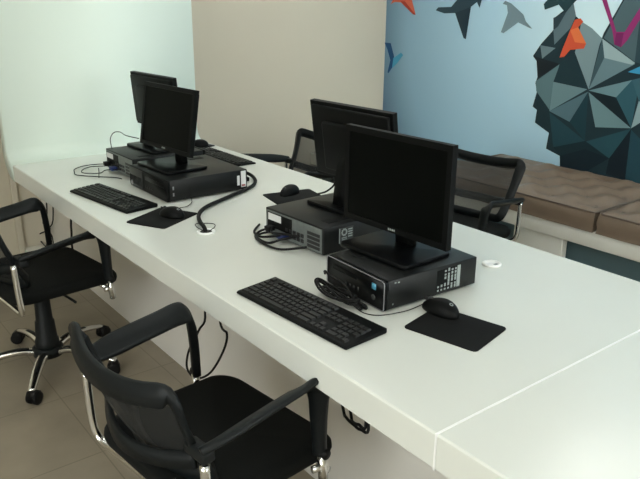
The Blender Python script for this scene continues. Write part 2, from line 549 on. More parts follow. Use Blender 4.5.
desk2 = thing('computer_desk', 'near white desk section past the bright white seam', 'desk', (0, 0, 0), 0, 'white desk sections')
ribbon_top(-1.0, SEAM - 0.004, 'tabletop', desk2)
b = MB(); b.box(1.22, 1.245, -1.0, SEAM - 0.0045, 0.0, ZU); b.build('modesty_panel', M['carcass'], desk2, smooth=False)
b = MB(); b.box(1.60, 1.625, -1.0, SEAM - 0.0045, 0.0, ZU); b.build('modesty_panel', M['carcass'], desk2, smooth=False)

# ------------------------------------------------------------------ computers
def pc_case(label, loc, yaw, d, w, h, front='trim', rear_to_viewer=False, group='desktop computers lying flat on the desk', label_right=None):
    """front at local -x (yaw 0); depth +x, width y -w/2..w/2"""
    t = thing('desktop_computer', label, 'computer', loc, yaw, group)
    b = MB()
    b.box(-d / 2 + 0.012, d / 2 - 0.004, -w / 2, w / 2, 0.006, h, 0.003)
    b.build('case', M['case'], t, angle=30)
    for sx in (-1, 1):
        for sy in (-1, 1):
            f = MB(); f.lathe([(0.010, 0), (0.012, 0.007)], 12, (sx * (d / 2 - 0.04), sy * (w / 2 - 0.03), 0)); f.build('foot', M['rubber'], t)
    # front bezel
    x0 = -d / 2
    b = MB()
    b.prism(rrect(-w / 2, w / 2, 0.004, h, 0.006), 'x', x0, x0 + 0.013)
    fr = b.build('front_bezel', M['gloss'] if front == 'trim' else M['plastic'], t, angle=30)
    if front == 'trim':
        b = MB()
        P = [(x0 - 0.0005, y, z) for y, z in rrect(-w / 2 + 0.001, w / 2 - 0.001, 0.005, h - 0.001, 0.008)]
        b.tube(P, 0.0016, 6, closed=True); b.build('silver_edge', M['trim'], fr)
        b = MB(); b.box(x0 - 0.001, x0 + 0.001, -w / 2 + 0.035, -w / 2 + 0.052, h * 0.62, h * 0.62 + 0.017); b.build('sticker', M['sticker_blue'], fr)
        b = MB(); b.lathe([(0.008, 0), (0.008, 0.002), (0.0065, 0.003), (0, 0.003)], 16, (0, 0, 0), Matrix.Translation((x0, -w / 2 + 0.044, h * 0.36)) @ Matrix.Rotation(-PI / 2, 4, 'Y')); b.build('power_button', M['plastic_grey'], fr)
        b = MB(); b.box(x0 - 0.0015, x0, -0.01, w / 2 - 0.03, h * 0.64, h * 0.80, 0.0007); b.build('disc_drive', M['plastic'], fr)
        b = MB()
        for k in range(4):
            b.box(x0 - 0.0008, x0 + 0.0005, -0.02 + 0.018 * k, -0.013 + 0.018 * k, h * 0.25, h * 0.42)
        b.build('usb_ports', M['port'], fr)
    else:
        b = MB(); b.box(x0 - 0.003, x0, w / 2 - 0.135, w / 2 - 0.004, 0.008, h - 0.003, 0.002); g = b.build('grey_fascia', M['plastic_grey'], fr)
        b = MB()
        for k in range(9):
            yy = w / 2 - 0.125 + 0.0135 * k
            b.box(x0 - 0.0042, x0 - 0.0026, yy, yy + 0.006, 0.02, h - 0.035)
        b.build('vent_slots', M['plastic'], fr)
        b = MB(); b.lathe([(0.011, 0), (0.010, 0.002), (0, 0.0025)], 18, (0, 0, 0), Matrix.Translation((x0 - 0.003, w / 2 - 0.030, 0.022)) @ Matrix.Rotation(-PI / 2, 4, 'Y')); b.build('power_button', M['trim'], fr)
        b = MB(); b.box(x0 - 0.002, x0, -w / 2 + 0.02, w / 2 - 0.16, h * 0.62, h * 0.80, 0.001); b.build('disc_drive', M['gloss'], fr)
        b = MB()
        for k in range(4):
            b.box(x0 - 0.001, x0 + 0.0005, -0.05 + 0.02 * k, -0.038 + 0.02 * k, h * 0.26, h * 0.36)
        b.build('usb_ports', M['port'], fr)
    # rear
    xr = d / 2 - 0.004
    b = MB(); b.box(xr, xr + 0.002, -w / 2 + 0.008, w / 2 - 0.008, 0.010, h - 0.006); rp = b.build('rear_panel', M['io'], t, smooth=False)
    b = MB()
    b.box(xr + 0.002, xr + 0.0035, -w / 2 + 0.014, -w / 2 + 0.150, 0.034, h - 0.011)
    b.build('power_supply_grille', M['plastic'], rp, smooth=False)
    for k in range(5):
        y = -w / 2 + 0.115 + k * 0.021
        for z in (0.022, 0.040):
            b = MB(); b.box(xr + 0.0015, xr + 0.004, y, y + 0.014, z, z + 0.012); b.build('socket', M['port'], rp, smooth=False)
    for k in range(4):
        z = 0.018 + k * (h - 0.04) / 4
        b = MB(); b.box(xr + 0.0015, xr + 0.0035, w / 2 - 0.080, w / 2 - 0.018, z, z + 0.010); b.build('expansion_slot', M['port'], rp, smooth=False)
    b = MB(); b.box(xr + 0.002, xr + 0.0315, -w / 2 + 0.10, -w / 2 + 0.135, 0.016, 0.032, 0.002); b.build('video_plug', M['blue'], rp)
    b = MB(); b.box(xr + 0.002, xr + 0.0325, -w / 2 + 0.032, -w / 2 + 0.056, 0.026, 0.044, 0.003); b.build('power_plug', M['rubber'], rp)
    b = MB()
    b.box(xr + 0.0034, xr + 0.0046, -w / 2 + 0.020, -w / 2 + 0.092, h - 0.038, h - 0.014); b.build('rear_sticker', M['sticker'], rp, smooth=False)
    # top lid seam
    b = MB(); b.box(-d / 2 + 0.06, d / 2 - 0.05, w / 2 - 0.07, w / 2 - 0.03, h - 0.0005, h + 0.0012, 0.0005); b.build('lid_latch', M['plastic'], t)
    return t

PCG = 'desktop computers lying flat on the desk'
def center_from_corner(x, y, yaw, d, w):
    c, s = math.cos(yaw), math.sin(yaw)
    return (x + c * d / 2 - s * w / 2, y + s * d / 2 + c * w / 2, ZT)

pcA = pc_case('black desktop computer with silver-edged front and blue sticker, nearest of the four', center_from_corner(1.181, 1.235, -0.042, 0.35, 0.255), -0.042, 0.35, 0.255, 0.089, 'trim')
# printed label on its right side, near the back
def side_label(t, x0, x1, z0, z1, w, kind):
    y = -w / 2
    if kind == 'print':
        b = MB(); b.box(x0, x1, y - 0.0012, y, z0, z1); o = b.build('side_label', M['plastic'], t, smooth=False)
        b = MB()
        n = 7
        for i in range(n):
            xa = x0 + (x1 - x0) * (i + 0.15) / n
            xb = x0 + (x1 - x0) * (i + 0.62) / n
            nz = 6
            for j in range(nz):
                if i == n - 1:
                    continue
                if random.random() < (0.8 if i > 1 or j < 2 else 0.0):
                    za = z0 + (z1 - z0) * (j + 0.12) / nz
                    zb = z0 + (z1 - z0) * (j + random.choice((0.6, 0.8, 1.0))) / nz
                    b.box(xa, xb, y - 0.0022, y - 0.001, za, zb)
        b.box(x1 - (x1 - x0) * 0.16, x1 - (x1 - x0) * 0.03, y - 0.0022, y - 0.001, z0, z1)
        b.build('label_print', M['sticker_grey'], o, smooth=False)
    else:
        b = MB(); b.box(x0, x0 + (x1 - x0) * 0.28, y - 0.0012, y, z0 + 0.01, z1 - 0.018); b.build('side_label', M['sticker'], t, smooth=False)
        b = MB(); b.box(x0 + (x1 - x0) * 0.45, x1, y - 0.0012, y, z0, z1); o = b.build('side_label', M['sticker'], t, smooth=False)
        b = MB(); b.box(x0 + (x1 - x0) * 0.5, x1 - 0.004, y - 0.0022, y - 0.001, z0 + 0.004, z0 + 0.012); b.build('label_print', M['sticker_red'], o, smooth=False)
side_label(pcA, 0.014, 0.106, 0.016, 0.080, 0.255, 'print')
for (xx, zz, l) in ((-0.142, 0.078, 0.006), (-0.130, 0.077, 0.006), (-0.147, 0.018, 0.004)):
    b = MB(); b.box(xx, xx + l, -0.1285, -0.1274, zz, zz + 0.004)
    b.build('rivet', M['sticker_grey'], pcA, smooth=False)

yawB = PI + 0.036
pcB = pc_case('black desktop computer with its cabled rear of ports and white sticker facing the near chairs', center_from_corner(1.311, 1.663, 0.036, 0.37, 0.313), yawB, 0.37, 0.313, 0.098, 'trim')
# print on the side facing the camera (local +y side because it is turned round)
b = MB(); b.box(0.055, 0.118, 0.1565, 0.1577, 0.034, 0.084); o = b.build('side_label', M['plastic_grey'], pcB, smooth=False)
b = MB()
b.box(0.1135, 0.117, 0.1572, 0.1587, 0.034, 0.084)
for k in range(10):
    a = 2 * PI * k / 10
    cx, cz, r = 0.095, 0.069, 0.010
    b.box(cx + r * math.cos(a) - 0.0028, cx + r * math.cos(a) + 0.0028, 0.1572, 0.1587, cz + r * math.sin(a) - 0.0028, cz + r * math.sin(a) + 0.0028)
for k in range(4):
    b.box(0.060, 0.078, 0.1572, 0.1587, 0.050 + 0.008 * k, 0.054 + 0.008 * k)
for k in range(3):
    b.box(0.084, 0.106, 0.1572, 0.1587, 0.037 + 0.006 * k, 0.040 + 0.006 * k)
b.build('label_print', M['sticker_grey'], o, smooth=False)

pcC = pc_case('black desktop computer with grey grille front and two white side stickers', center_from_corner(1.196, 2.523, -0.005, 0.378, 0.365), -0.005, 0.378, 0.365, 0.091, 'grey')
side_label(pcC, 0.135, 0.178, 0.016, 0.086, 0.365, 'stickers')
b = MB()
b.box(-0.165, -0.159, -0.1838, -0.1824, 0.052, 0.066); b.box(-0.165, -0.159, -0.1838, -0.1824, 0.026, 0.040)
b.build('side_ports', M['trim'], pcC, smooth=False)
pcD = pc_case('black desktop computer with cabled rear closest to the white upright panel', center_from_corner(1.236, 2.945, 0.0, 0.37, 0.31), PI, 0.37, 0.31, 0.098, 'grey')

# ------------------------------------------------------------------ monitors
def monitor(label, loc, yaw, tilt, w, h, zc, power=True):
    """screen faces local -x; loc is the point under the panel centre; zc panel centre above loc"""
    t = thing('monitor', label, 'monitor', loc, yaw, 'black flat screen monitors')
    R = Matrix.Translation((0, 0, zc)) @ Matrix.Rotation(tilt, 4, 'Y')
    bz = 0.017
    th = 0.020
    b = MB()
    # bezel ring as a frame
    fo, fi = (w / 2, h / 2), (w / 2 - bz, h / 2 - bz)
    def ring(x, a): return [(x, s1 * a[0], s2 * a[1]) for s1, s2 in ((-1, -1), (1, -1), (1, 1), (-1, 1))]
    A = [b.bm.verts.new(R @ V(p)) for p in ring(0.0, fo)]
    B = [b.bm.verts.new(R @ V(p)) for p in ring(0.0, (fi[0], fi[1]))]
    Bi = [b.bm.verts.new(R @ V(p)) for p in ring(0.0035, (fi[0] - .001, fi[1] - .001))]
    Cc = [b.bm.verts.new(R @ V(p)) for p in ring(th, fo)]
    Ci = [b.bm.verts.new(R @ V(p)) for p in ring(th, fi)]
    for i in range(4):
        j = (i + 1) % 4
        b.bm.faces.new([A[i], A[j], B[j], B[i]])
        b.bm.faces.new([B[i], B[j], Bi[j], Bi[i]])
        b.bm.faces.new([A[j], A[i], Cc[i], Cc[j]])
        b.bm.faces.new([Cc[j], Cc[i], Ci[i], Ci[j]])
        b.bm.faces.new([Ci[i], Bi[i], Bi[j], Ci[j]])
    bmesh.ops.recalc_face_normals(b.bm, faces=list(b.bm.faces))
    fr = b.build('bezel', M['plastic'], t, smooth=False)
    b = MB(); b.box(0.003, 0.0055, -fi[0] + .0005, fi[0] - .0005, -fi[1] + .0005, fi[1] - .0005, mtx=R); b.build('screen', M['screen'], t, smooth=False)
    # rounded rear shell in two steps
    b = MB()
    b.box(th - 0.004, th + 0.012, -w / 2 + 0.012, w / 2 - 0.012, -h / 2 + 0.012, h / 2 - 0.012, 0.006, mtx=R)
    b.box(th + 0.008, th + 0.030, -w * 0.30, w * 0.30, -h * 0.36, h * 0.28, 0.010, mtx=R)
    bk = b.build('rear_shell', M['plastic'], t)
    # small pale maker's mark on the lower bezel
    b = MB()
    for k, (zz, ln) in enumerate(((0.0, 0.005), (0.0, 0.004), (0.0, 0.005), (0.0, 0.004))):
        y = 0.013 - k * 0.0075
        b.box(-0.0012, 0.0, y - ln, y, -h / 2 + 0.006, -h / 2 + 0.012, mtx=R)
    b.build('badge', M['sticker_grey'], fr, smooth=False)
    # neck and base plate
    b = MB()
    nx = th + 0.014
    zb = zc - h * 0.20
    b.sweep([(nx + 0.030, 0, 0.012), (nx + 0.026, 0, 0.05), (nx + 0.014, 0, zb - 0.02), (nx - 0.004, 0, zb + 0.02)], [(-0.032, -0.011), (0.032, -0.011), (0.036, 0), (0.032, 0.011), (-0.032, 0.011), (-0.036, 0)], V((1, 0, 0)))
    b.build('neck', M['plastic'], t)
    b = MB()
    b.prism(rrect(-0.085, 0.115, -0.135, 0.135, 0.018, 6), 'z', 0.0, 0.013, 0.004)
    b.build('base_plate', M['gloss'], t)
    return t

monitor('large black monitor with dark screen on the nearest computer', (1.353, 1.398, ZT + 0.0895), 0.035, 0.0, 0.41, 0.286, 1.041 - ZT - 0.0895)
monitor('black monitor seen from behind on the second computer, before the beige wall', (1.562, 1.803, ZT + 0.0985), 0.04 + PI, 0.138, 0.405, 0.271, 1.066 - ZT - 0.0985)
monitor('black monitor with screen tilted back on the computer with the grey grille', (1.316, 2.743, ZT + 0.0915), 0.067, 0.166, 0.41, 0.269, 1.053 - ZT - 0.0915)
monitor('farthest black monitor, seen from behind against the white panel', (1.463, 3.125, ZT + 0.0985), 0.06 + PI, 0.075, 0.40, 0.251, 1.068 - ZT - 0.0985)

# ------------------------------------------------------------------ keyboards
def key_layout():
    """(centre u along the length from the left end, row v from front, width) in key units of 19 mm"""
    K = []
    P = 1.0
    def row(v, ws, start=0.0):
        u = start
        for w_ in ws:
            if w_ > 0:
                K.append((u + w_ / 2, v, w_))
                u += w_
            else:
                u += -w_
    row(5.25, [1, -1, 1, 1, 1, 1, -.5, 1, 1, 1, 1, -.5, 1, 1, 1, 1])
    row(4, [1] * 13 + [2]); row(3, [1.5] + [1] * 12 + [1.5]); row(2, [1.75] + [1] * 11 + [2.25]); row(1, [2.25] + [1] * 10 + [2.75])
    row(0, [1.5, 1.25, 1.25, 5.5, 1.5, 1.5, 2.5][:7])
    n = 15.3
    row(4, [1, 1, 1], n); row(3, [1, 1, 1], n); row(1, [-1, 1], n); row(0, [1, 1, 1], n)
    q = 18.6
    row(4, [1, 1, 1, 1], q); row(3, [1, 1, 1, 1], q); row(2, [1, 1, 1, 1], q); row(1, [1, 1, 1], q); row(0, [2, 1, 1], q)
    return K
KEYS = key_layout()

def keyboard(label, loc, yaw, separate):
    """user sits at local -x; length along y, left end at +y"""
    t = thing('keyboard', label, 'keyboard', loc, yaw, 'black keyboards on the desk')
    L, D = 0.447, 0.142
    b = MB()
    # wedge body
    prof = [(-D / 2, 0.002), (-D / 2 + 0.004, 0.0), (D / 2 - 0.004, 0.0), (D / 2, 0.003), (D / 2, 0.013), (D / 2 - 0.005, 0.016), (-D / 2 + 0.006, 0.009), (-D / 2, 0.006)]
    b.prism(prof, 'y', -L / 2, L / 2, 0.003)
    b.build('body', M['plastic'], t)
    sl = math.atan2(0.007, D - 0.011)
    U = 0.0187
    y_left = L / 2 - 0.010
    proto = {}
    allk = MB()
    def cap(bb, w_, mtx):
        tt = bmesh.new()
        hw, hd = w_ * U / 2 - 0.0011, U / 2 - 0.0011
        lo = [tt.verts.new((sx * hd, sy * hw, 0)) for sx, sy in ((-1, -1), (1, -1), (1, 1), (-1, 1))]
        hi = [tt.verts.new((sx * (hd - 0.0022) + 0.0005, sy * (hw - 0.002), 0.0050)) for sx, sy in ((-1, -1), (1, -1), (1, 1), (-1, 1))]
        tt.faces.new(hi)
        for i in range(4):
            j = (i + 1) % 4
            tt.faces.new([lo[i], lo[j], hi[j], hi[i]])
        bb._merge(tt, mtx)
    for u, v, w_ in KEYS:
        y = y_left - u * U * 0.995
        x = -D / 2 + 0.020 + v * U
        z = 0.0090 + (x + D / 2 - 0.006) * math.tan(sl)
        mtx = Matrix.Translation((x, y, z)) @ Matrix.Rotation(-sl, 4, 'Y')
        if separate:
            if w_ not in proto:
                bb = MB(); cap(bb, w_, Matrix.Identity(4)); o = bb.build('key', M['key'], t, smooth=False); proto[w_] = o
            else:
                o = proto[w_].copy(); COL.objects.link(o); o.parent = t
            o.location = (x, y, z); o.rotation_euler = (0, -sl, 0)
        else:
            cap(allk, w_, mtx)
    if not separate:
        allk.build('keys', M['key'], t, smooth=False)
    return t
keyboard('black keyboard at the front edge beside the nearest computer', (1.025, 1.364, ZT), 0.063, True)
keyboard('black keyboard at the front edge farthest back, by the white panel', (1.043, 2.715, ZT), 0.138, False)
keyboard('black keyboard along the far table edge behind the grey grille computer', (1.800, 3.14, ZT), PI, False)

# ------------------------------------------------------------------ mouse mats and mice
def mouse_pad(label, x, y, sx, sy, yaw):
    b = MB()
    b.prism(rrect(-sx / 2, sx / 2, -sy / 2, sy / 2, 0.012), 'z', 0.0, 0.0035, 0.0008)
    o = b.build('mouse_pad', M['pad'])
    o.location = (x, y, ZT); o.rotation_euler = (0, 0, yaw)
    return tag(o, label, 'mouse pad', 'black mouse pads')
mouse_pad('black mouse pad in front of the nearest computer', 1.267, 1.063, 0.168, 0.205, 0.22)
mouse_pad('black mouse pad turned askew before the grey grille computer', 1.092, 2.357, 0.215, 0.175, 0.48)
mouse_pad('black mouse pad poking out behind the ports of the second computer', 1.663, 2.302, 0.22, 0.18, -0.2)
mouse_pad('black mouse pad at the far end by the white panel', 1.83, 3.485, 0.17, 0.17, 0.25)

def make_mouse(label, x, y, z, yaw):
    """buttons towards local +x"""
    t = thing('computer_mouse', label, 'mouse', (x, y, z), yaw, 'black computer mice')
    b = MB()
    n, m = 20, 10
    tt = bmesh.new()
    L, Wd, H = 0.058, 0.031, 0.037
    grid = []
    for j in range(m + 1):
        ph = (PI / 2) * j / m
        ring = []
        for i in range(n * 2):
            a = PI * i / n
            ca, sa = math.cos(a), math.sin(a)
            rr = math.cos(ph) ** 0.65
            wx = L * rr * ca
            wy = Wd * rr * sa * (1 - 0.10 * ca)
            zz = H * math.sin(ph) ** 0.85 * (1 - 0.28 * (wx / L + 0.25) ** 2 if wx / L > -0.25 else 1 - 0.35 * (wx / L + 0.25) ** 2)
            ring.append((wx, wy, zz))
        grid.append(ring)
    rows = [[tt.verts.new(p) for p in r] for r in grid[:-1]]
    top = tt.verts.new((0, 0, H * (1 - 0.28 * 0.0625)))
    for r0, r1 in zip(rows[:-1], rows[1:]):
        for i in range(2 * n):
            k = (i + 1) % (2 * n)
            tt.faces.new([r0[i], r0[k], r1[k], r1[i]])
    for i in range(2 * n):
        tt.faces.new([rows[-1][i], rows[-1][(i + 1) % (2 * n)], top])
    tt.faces.new(rows[0][::-1])
    b._merge(tt)
    b.build('shell', M['plastic'], t, angle=60)
    b = MB(); b.lathe([(0.006, -0.003), (0.0085, -0.002), (0.0085, 0.002), (0.006, 0.003)], 16, mtx=Matrix.Translation((0.033, 0, 0.0265)) @ Matrix.Rotation(PI / 2, 4, 'X')); b.build('wheel', M['plastic_grey'], t)
    b = MB(); b.box(0.022, 0.055, -0.0006, 0.0006, 0.018, 0.0292); b.build('button_split', M['port'], t, smooth=False)
    b = MB(); b.lathe([(0.0055, 0), (0.0055, 0.001), (0.003, 0.001), (0.003, 0.0002)], 14, mtx=Matrix.Translation((-0.034, 0.0, 0.0312)) @ Matrix.Rotation(-0.42, 4, 'Y')); b.build('badge', M['sticker_grey'], t)
    return t
mouse_a = make_mouse('black mouse on the pad nearest the bright seam', 1.305, 1.150, ZT + 0.0035, PI / 2 + 0.08)
dup(mouse_a, (1.128, 2.352, ZT + 0.0035), PI / 2 + 0.35, 'black mouse on the askew pad before the grey grille computer')
dup(mouse_a, (1.672, 2.352, ZT + 0.0035), PI + 0.35, 'black mouse on the pad behind the second computer')
dup(mouse_a, (1.845, 3.46, ZT + 0.0035), PI - 0.3, 'black mouse at the far end near the white panel')

# ------------------------------------------------------------------ cables
CAB = [('cable', 'coiled black cable heaped before the silver-edged computer front', 0.0035, [[(1.16, 1.36, 0.764), (1.158, 1.414, 0.773), (1.153, 1.447, 0.77), (1.147, 1.447, 0.759), (1.142, 1.414, 0.756), (1.14, 1.36, 0.764), (1.142, 1.306, 0.773), (1.147, 1.273, 0.77), (1.153, 1.273, 0.759), (1.158, 1.306, 0.756), (1.158, 1.38, 0.775), (1.156, 1.422, 0.774), (1.15, 1.448, 0.764), (1.142, 1.448, 0.759), (1.136, 1.422, 0.765), (1.133, 1.38, 0.775), (1.136, 1.338, 0.774), (1.142, 1.312, 0.764), (1.15, 1.312, 0.759), (1.156, 1.338, 0.765), (1.157, 1.37, 0.779), (1.154, 1.42, 0.769), (1.147, 1.451, 0.762), (1.137, 1.451, 0.766), (1.13, 1.42, 0.777), (1.127, 1.37, 0.779), (1.13, 1.32, 0.769), (1.137, 1.289, 0.762), (1.147, 1.289, 0.766), (1.154, 1.32, 0.777), (1.155, 1.36, 0.775), (1.152, 1.398, 0.765), (1.143, 1.421, 0.767), (1.133, 1.421, 0.778), (1.124, 1.398, 0.782), (1.12, 1.36, 0.775), (1.124, 1.322, 0.765), (1.133, 1.299, 0.767), (1.143, 1.299, 0.778), (1.152, 1.322, 0.782), (1.154, 1.38, 0.77), (1.15, 1.426, 0.769), (1.14, 1.454, 0.779), (1.128, 1.454, 0.785), (1.118, 1.426, 0.78), (1.114, 1.38, 0.77), (1.118, 1.334, 0.769), (1.128, 1.306, 0.779), (1.14, 1.306, 0.785), (1.15, 1.334, 0.78), (1.152, 1.37, 0.771), (1.148, 1.424, 0.779), (1.137, 1.457, 0.788), (1.123, 1.457, 0.785), (1.112, 1.424, 0.774), (1.107, 1.37, 0.771), (1.112, 1.316, 0.779), (1.123, 1.283, 0.788), (1.137, 1.283, 0.785), (1.148, 1.316, 0.774)], [(1.172, 1.475, 0.79), (1.16, 1.46, 0.805), (1.15, 1.42, 0.805), (1.147, 1.36, 0.8), (1.14, 1.3, 0.772), (1.142, 1.285, 0.757), (1.15, 1.29, 0.756), (1.16, 1.33, 0.757)]], False),
('cable', 'thin black mouse cable trailing round the front corner of the nearest computer', 0.0014, [[(1.142, 1.31, 0.7555), (1.135, 1.26, 0.7555), (1.16, 1.225, 0.7555), (1.23, 1.205, 0.7555), (1.285, 1.205, 0.757), (1.305, 1.203, 0.762)]], False),
('cable', 'thick black cables curling out of the rear ports of the second computer', 0.0042, [[(1.29, 1.72, 0.775), (1.268, 1.74, 0.77), (1.235, 1.8, 0.757), (1.225, 1.88, 0.757), (1.245, 1.955, 0.757), (1.275, 1.975, 0.764), (1.29, 1.955, 0.775)], [(1.298, 1.79, 0.79), (1.262, 1.82, 0.78), (1.235, 1.86, 0.762), (1.24, 1.93, 0.758), (1.265, 1.96, 0.76), (1.29, 1.93, 0.772)], [(1.297, 1.84, 0.785), (1.258, 1.875, 0.776), (1.25, 1.93, 0.762), (1.262, 1.985, 0.757), (1.285, 2.02, 0.757), (1.33, 2.06, 0.757)], [(1.29, 1.76, 0.8), (1.27, 1.8, 0.8), (1.265, 1.86, 0.79), (1.275, 1.9, 0.78), (1.292, 1.92, 0.79)]], False),
('cable', 'black cable rising from the desk to the monitor seen from behind', 0.0035, [[(1.542, 1.988, 0.853), (1.583, 1.992, 0.855), (1.607, 1.98, 0.875), (1.598, 1.952, 0.905), (1.561, 1.902, 0.95)]], False),
('cable', 'looped thin black cables with a plug behind the far left keyboard', 0.0022, [[(1.245, 3.09, 0.79), (1.226, 3.259, 0.772), (1.162, 3.34, 0.757), (1.101, 3.305, 0.756), (1.077, 3.247, 0.756), (1.066, 3.182, 0.756), (1.125, 3.104, 0.756), (1.187, 3.036, 0.756), (1.2, 2.99, 0.757)], [(1.245, 3.13, 0.785), (1.213, 3.227, 0.77), (1.168, 3.302, 0.757), (1.116, 3.256, 0.756), (1.106, 3.202, 0.756), (1.164, 3.154, 0.757), (1.196, 3.159, 0.766), (1.24, 3.07, 0.78)], [(1.183, 3.218, 0.766), (1.166, 3.172, 0.758), (1.129, 3.078, 0.756)]], False),
('cable', 'thin black cable arching up behind the farthest monitor', 0.0022, [[(1.257, 3.219, 0.848), (1.281, 3.289, 0.853), (1.305, 3.35, 0.875), (1.346, 3.402, 0.89), (1.376, 3.398, 0.89), (1.383, 3.343, 0.88), (1.402, 3.233, 0.88)]], False),
('cable', 'thick black cable sleeve curving from the stickered computer to the desk grommet', 0.0078, [[(1.585, 2.87, 0.8), (1.615, 2.86, 0.795), (1.655, 2.8, 0.78), (1.69, 2.7, 0.768), (1.662, 2.6, 0.761), (1.58, 2.515, 0.7605), (1.42, 2.435, 0.7605), (1.27, 2.355, 0.7605), (1.2, 2.275, 0.7605), (1.165, 2.2, 0.762), (1.144, 2.135, 0.765), (1.142, 2.116, 0.745)]], False),
('cable', 'thin black cable loop beside the desk grommet', 0.0016, [[(1.14, 2.128, 0.752), (1.125, 2.15, 0.762), (1.15, 2.2, 0.758), (1.2, 2.17, 0.756), (1.185, 2.13, 0.757), (1.15, 2.112, 0.752)]], False),
('cable', 'thin black mouse cable hanging from the stickered computer to the askew pad', 0.0015, [[(1.292, 2.518, 0.8), (1.29, 2.506, 0.77), (1.275, 2.47, 0.7557), (1.235, 2.43, 0.7557), (1.195, 2.42, 0.757), (1.155, 2.415, 0.758)]], False),
('cable', 'thin black cable from the nearest monitor stand', 0.0022, [[(1.47, 1.42, 0.842), (1.52, 1.46, 0.842), (1.533, 1.44, 0.82), (1.545, 1.42, 0.8)]], False),
('cable', 'black cable hanging in a long loop under the desk behind the near chair', 0.0042, [[(1.16, 2.262, 0.668), (1.08, 2.036, 0.49), (1.05, 2.031, 0.427), (1.05, 2.117, 0.312), (1.05, 2.142, 0.227), (1.05, 2.074, 0.216), (1.05, 1.965, 0.286), (1.05, 1.867, 0.411), (1.06, 1.853, 0.48), (1.08, 1.932, 0.492), (1.16, 2.1, 0.668)]], False),
('cable', 'short black cable loops below the desk edge at the near chair arm', 0.0042, [[(1.12, 1.4, 0.668), (1.08, 1.276, 0.488), (1.06, 1.237, 0.481), (1.05, 1.19, 0.484), (1.05, 1.165, 0.485), (1.06, 1.148, 0.505), (1.12, 1.27, 0.668)], [(1.14, 1.38, 0.668), (1.08, 1.243, 0.489), (1.06, 1.212, 0.482), (1.05, 1.175, 0.495), (1.06, 1.158, 0.509), (1.14, 1.29, 0.668)]], False),
('cable', 'black cable loop under the desk beside the left edge chair arm', 0.0045, [[(1.13, 3.1, 0.668), (1.1, 3.07, 0.484), (1.08, 3.014, 0.455), (1.08, 2.984, 0.432), (1.08, 2.924, 0.461), (1.09, 2.983, 0.49), (1.13, 2.96, 0.668)]], False),
('cable', 'black cable hanging by the far end of the desk panel', 0.006, [[(1.17, 3.56, 0.668), (1.17, 3.666, 0.392), (1.17, 3.678, 0.327), (1.18, 3.727, 0.231), (1.19, 3.738, 0.131)]], False),
('cable', 'tangled black cables on the desk panel by the back wall', 0.004, [[(1.19, 4.1, 0.668), (1.19, 4.151, 0.315), (1.19, 4.258, 0.226), (1.19, 4.13, 0.221), (1.19, 4.401, 0.103), (1.19, 4.2, 0.066)], [(1.2, 4.0, 0.668), (1.2, 4.084, 0.287), (1.2, 4.265, 0.19), (1.2, 4.142, 0.172), (1.2, 4.14, 0.05)]], False)]
for name, label, r, pts, closed in CAB:
    b = MB()
    for strand in pts:
        b.tube(strand, r, 7, 6, closed)
    o = b.build(name, M['rubber'])
    tag(o, label, 'cable')

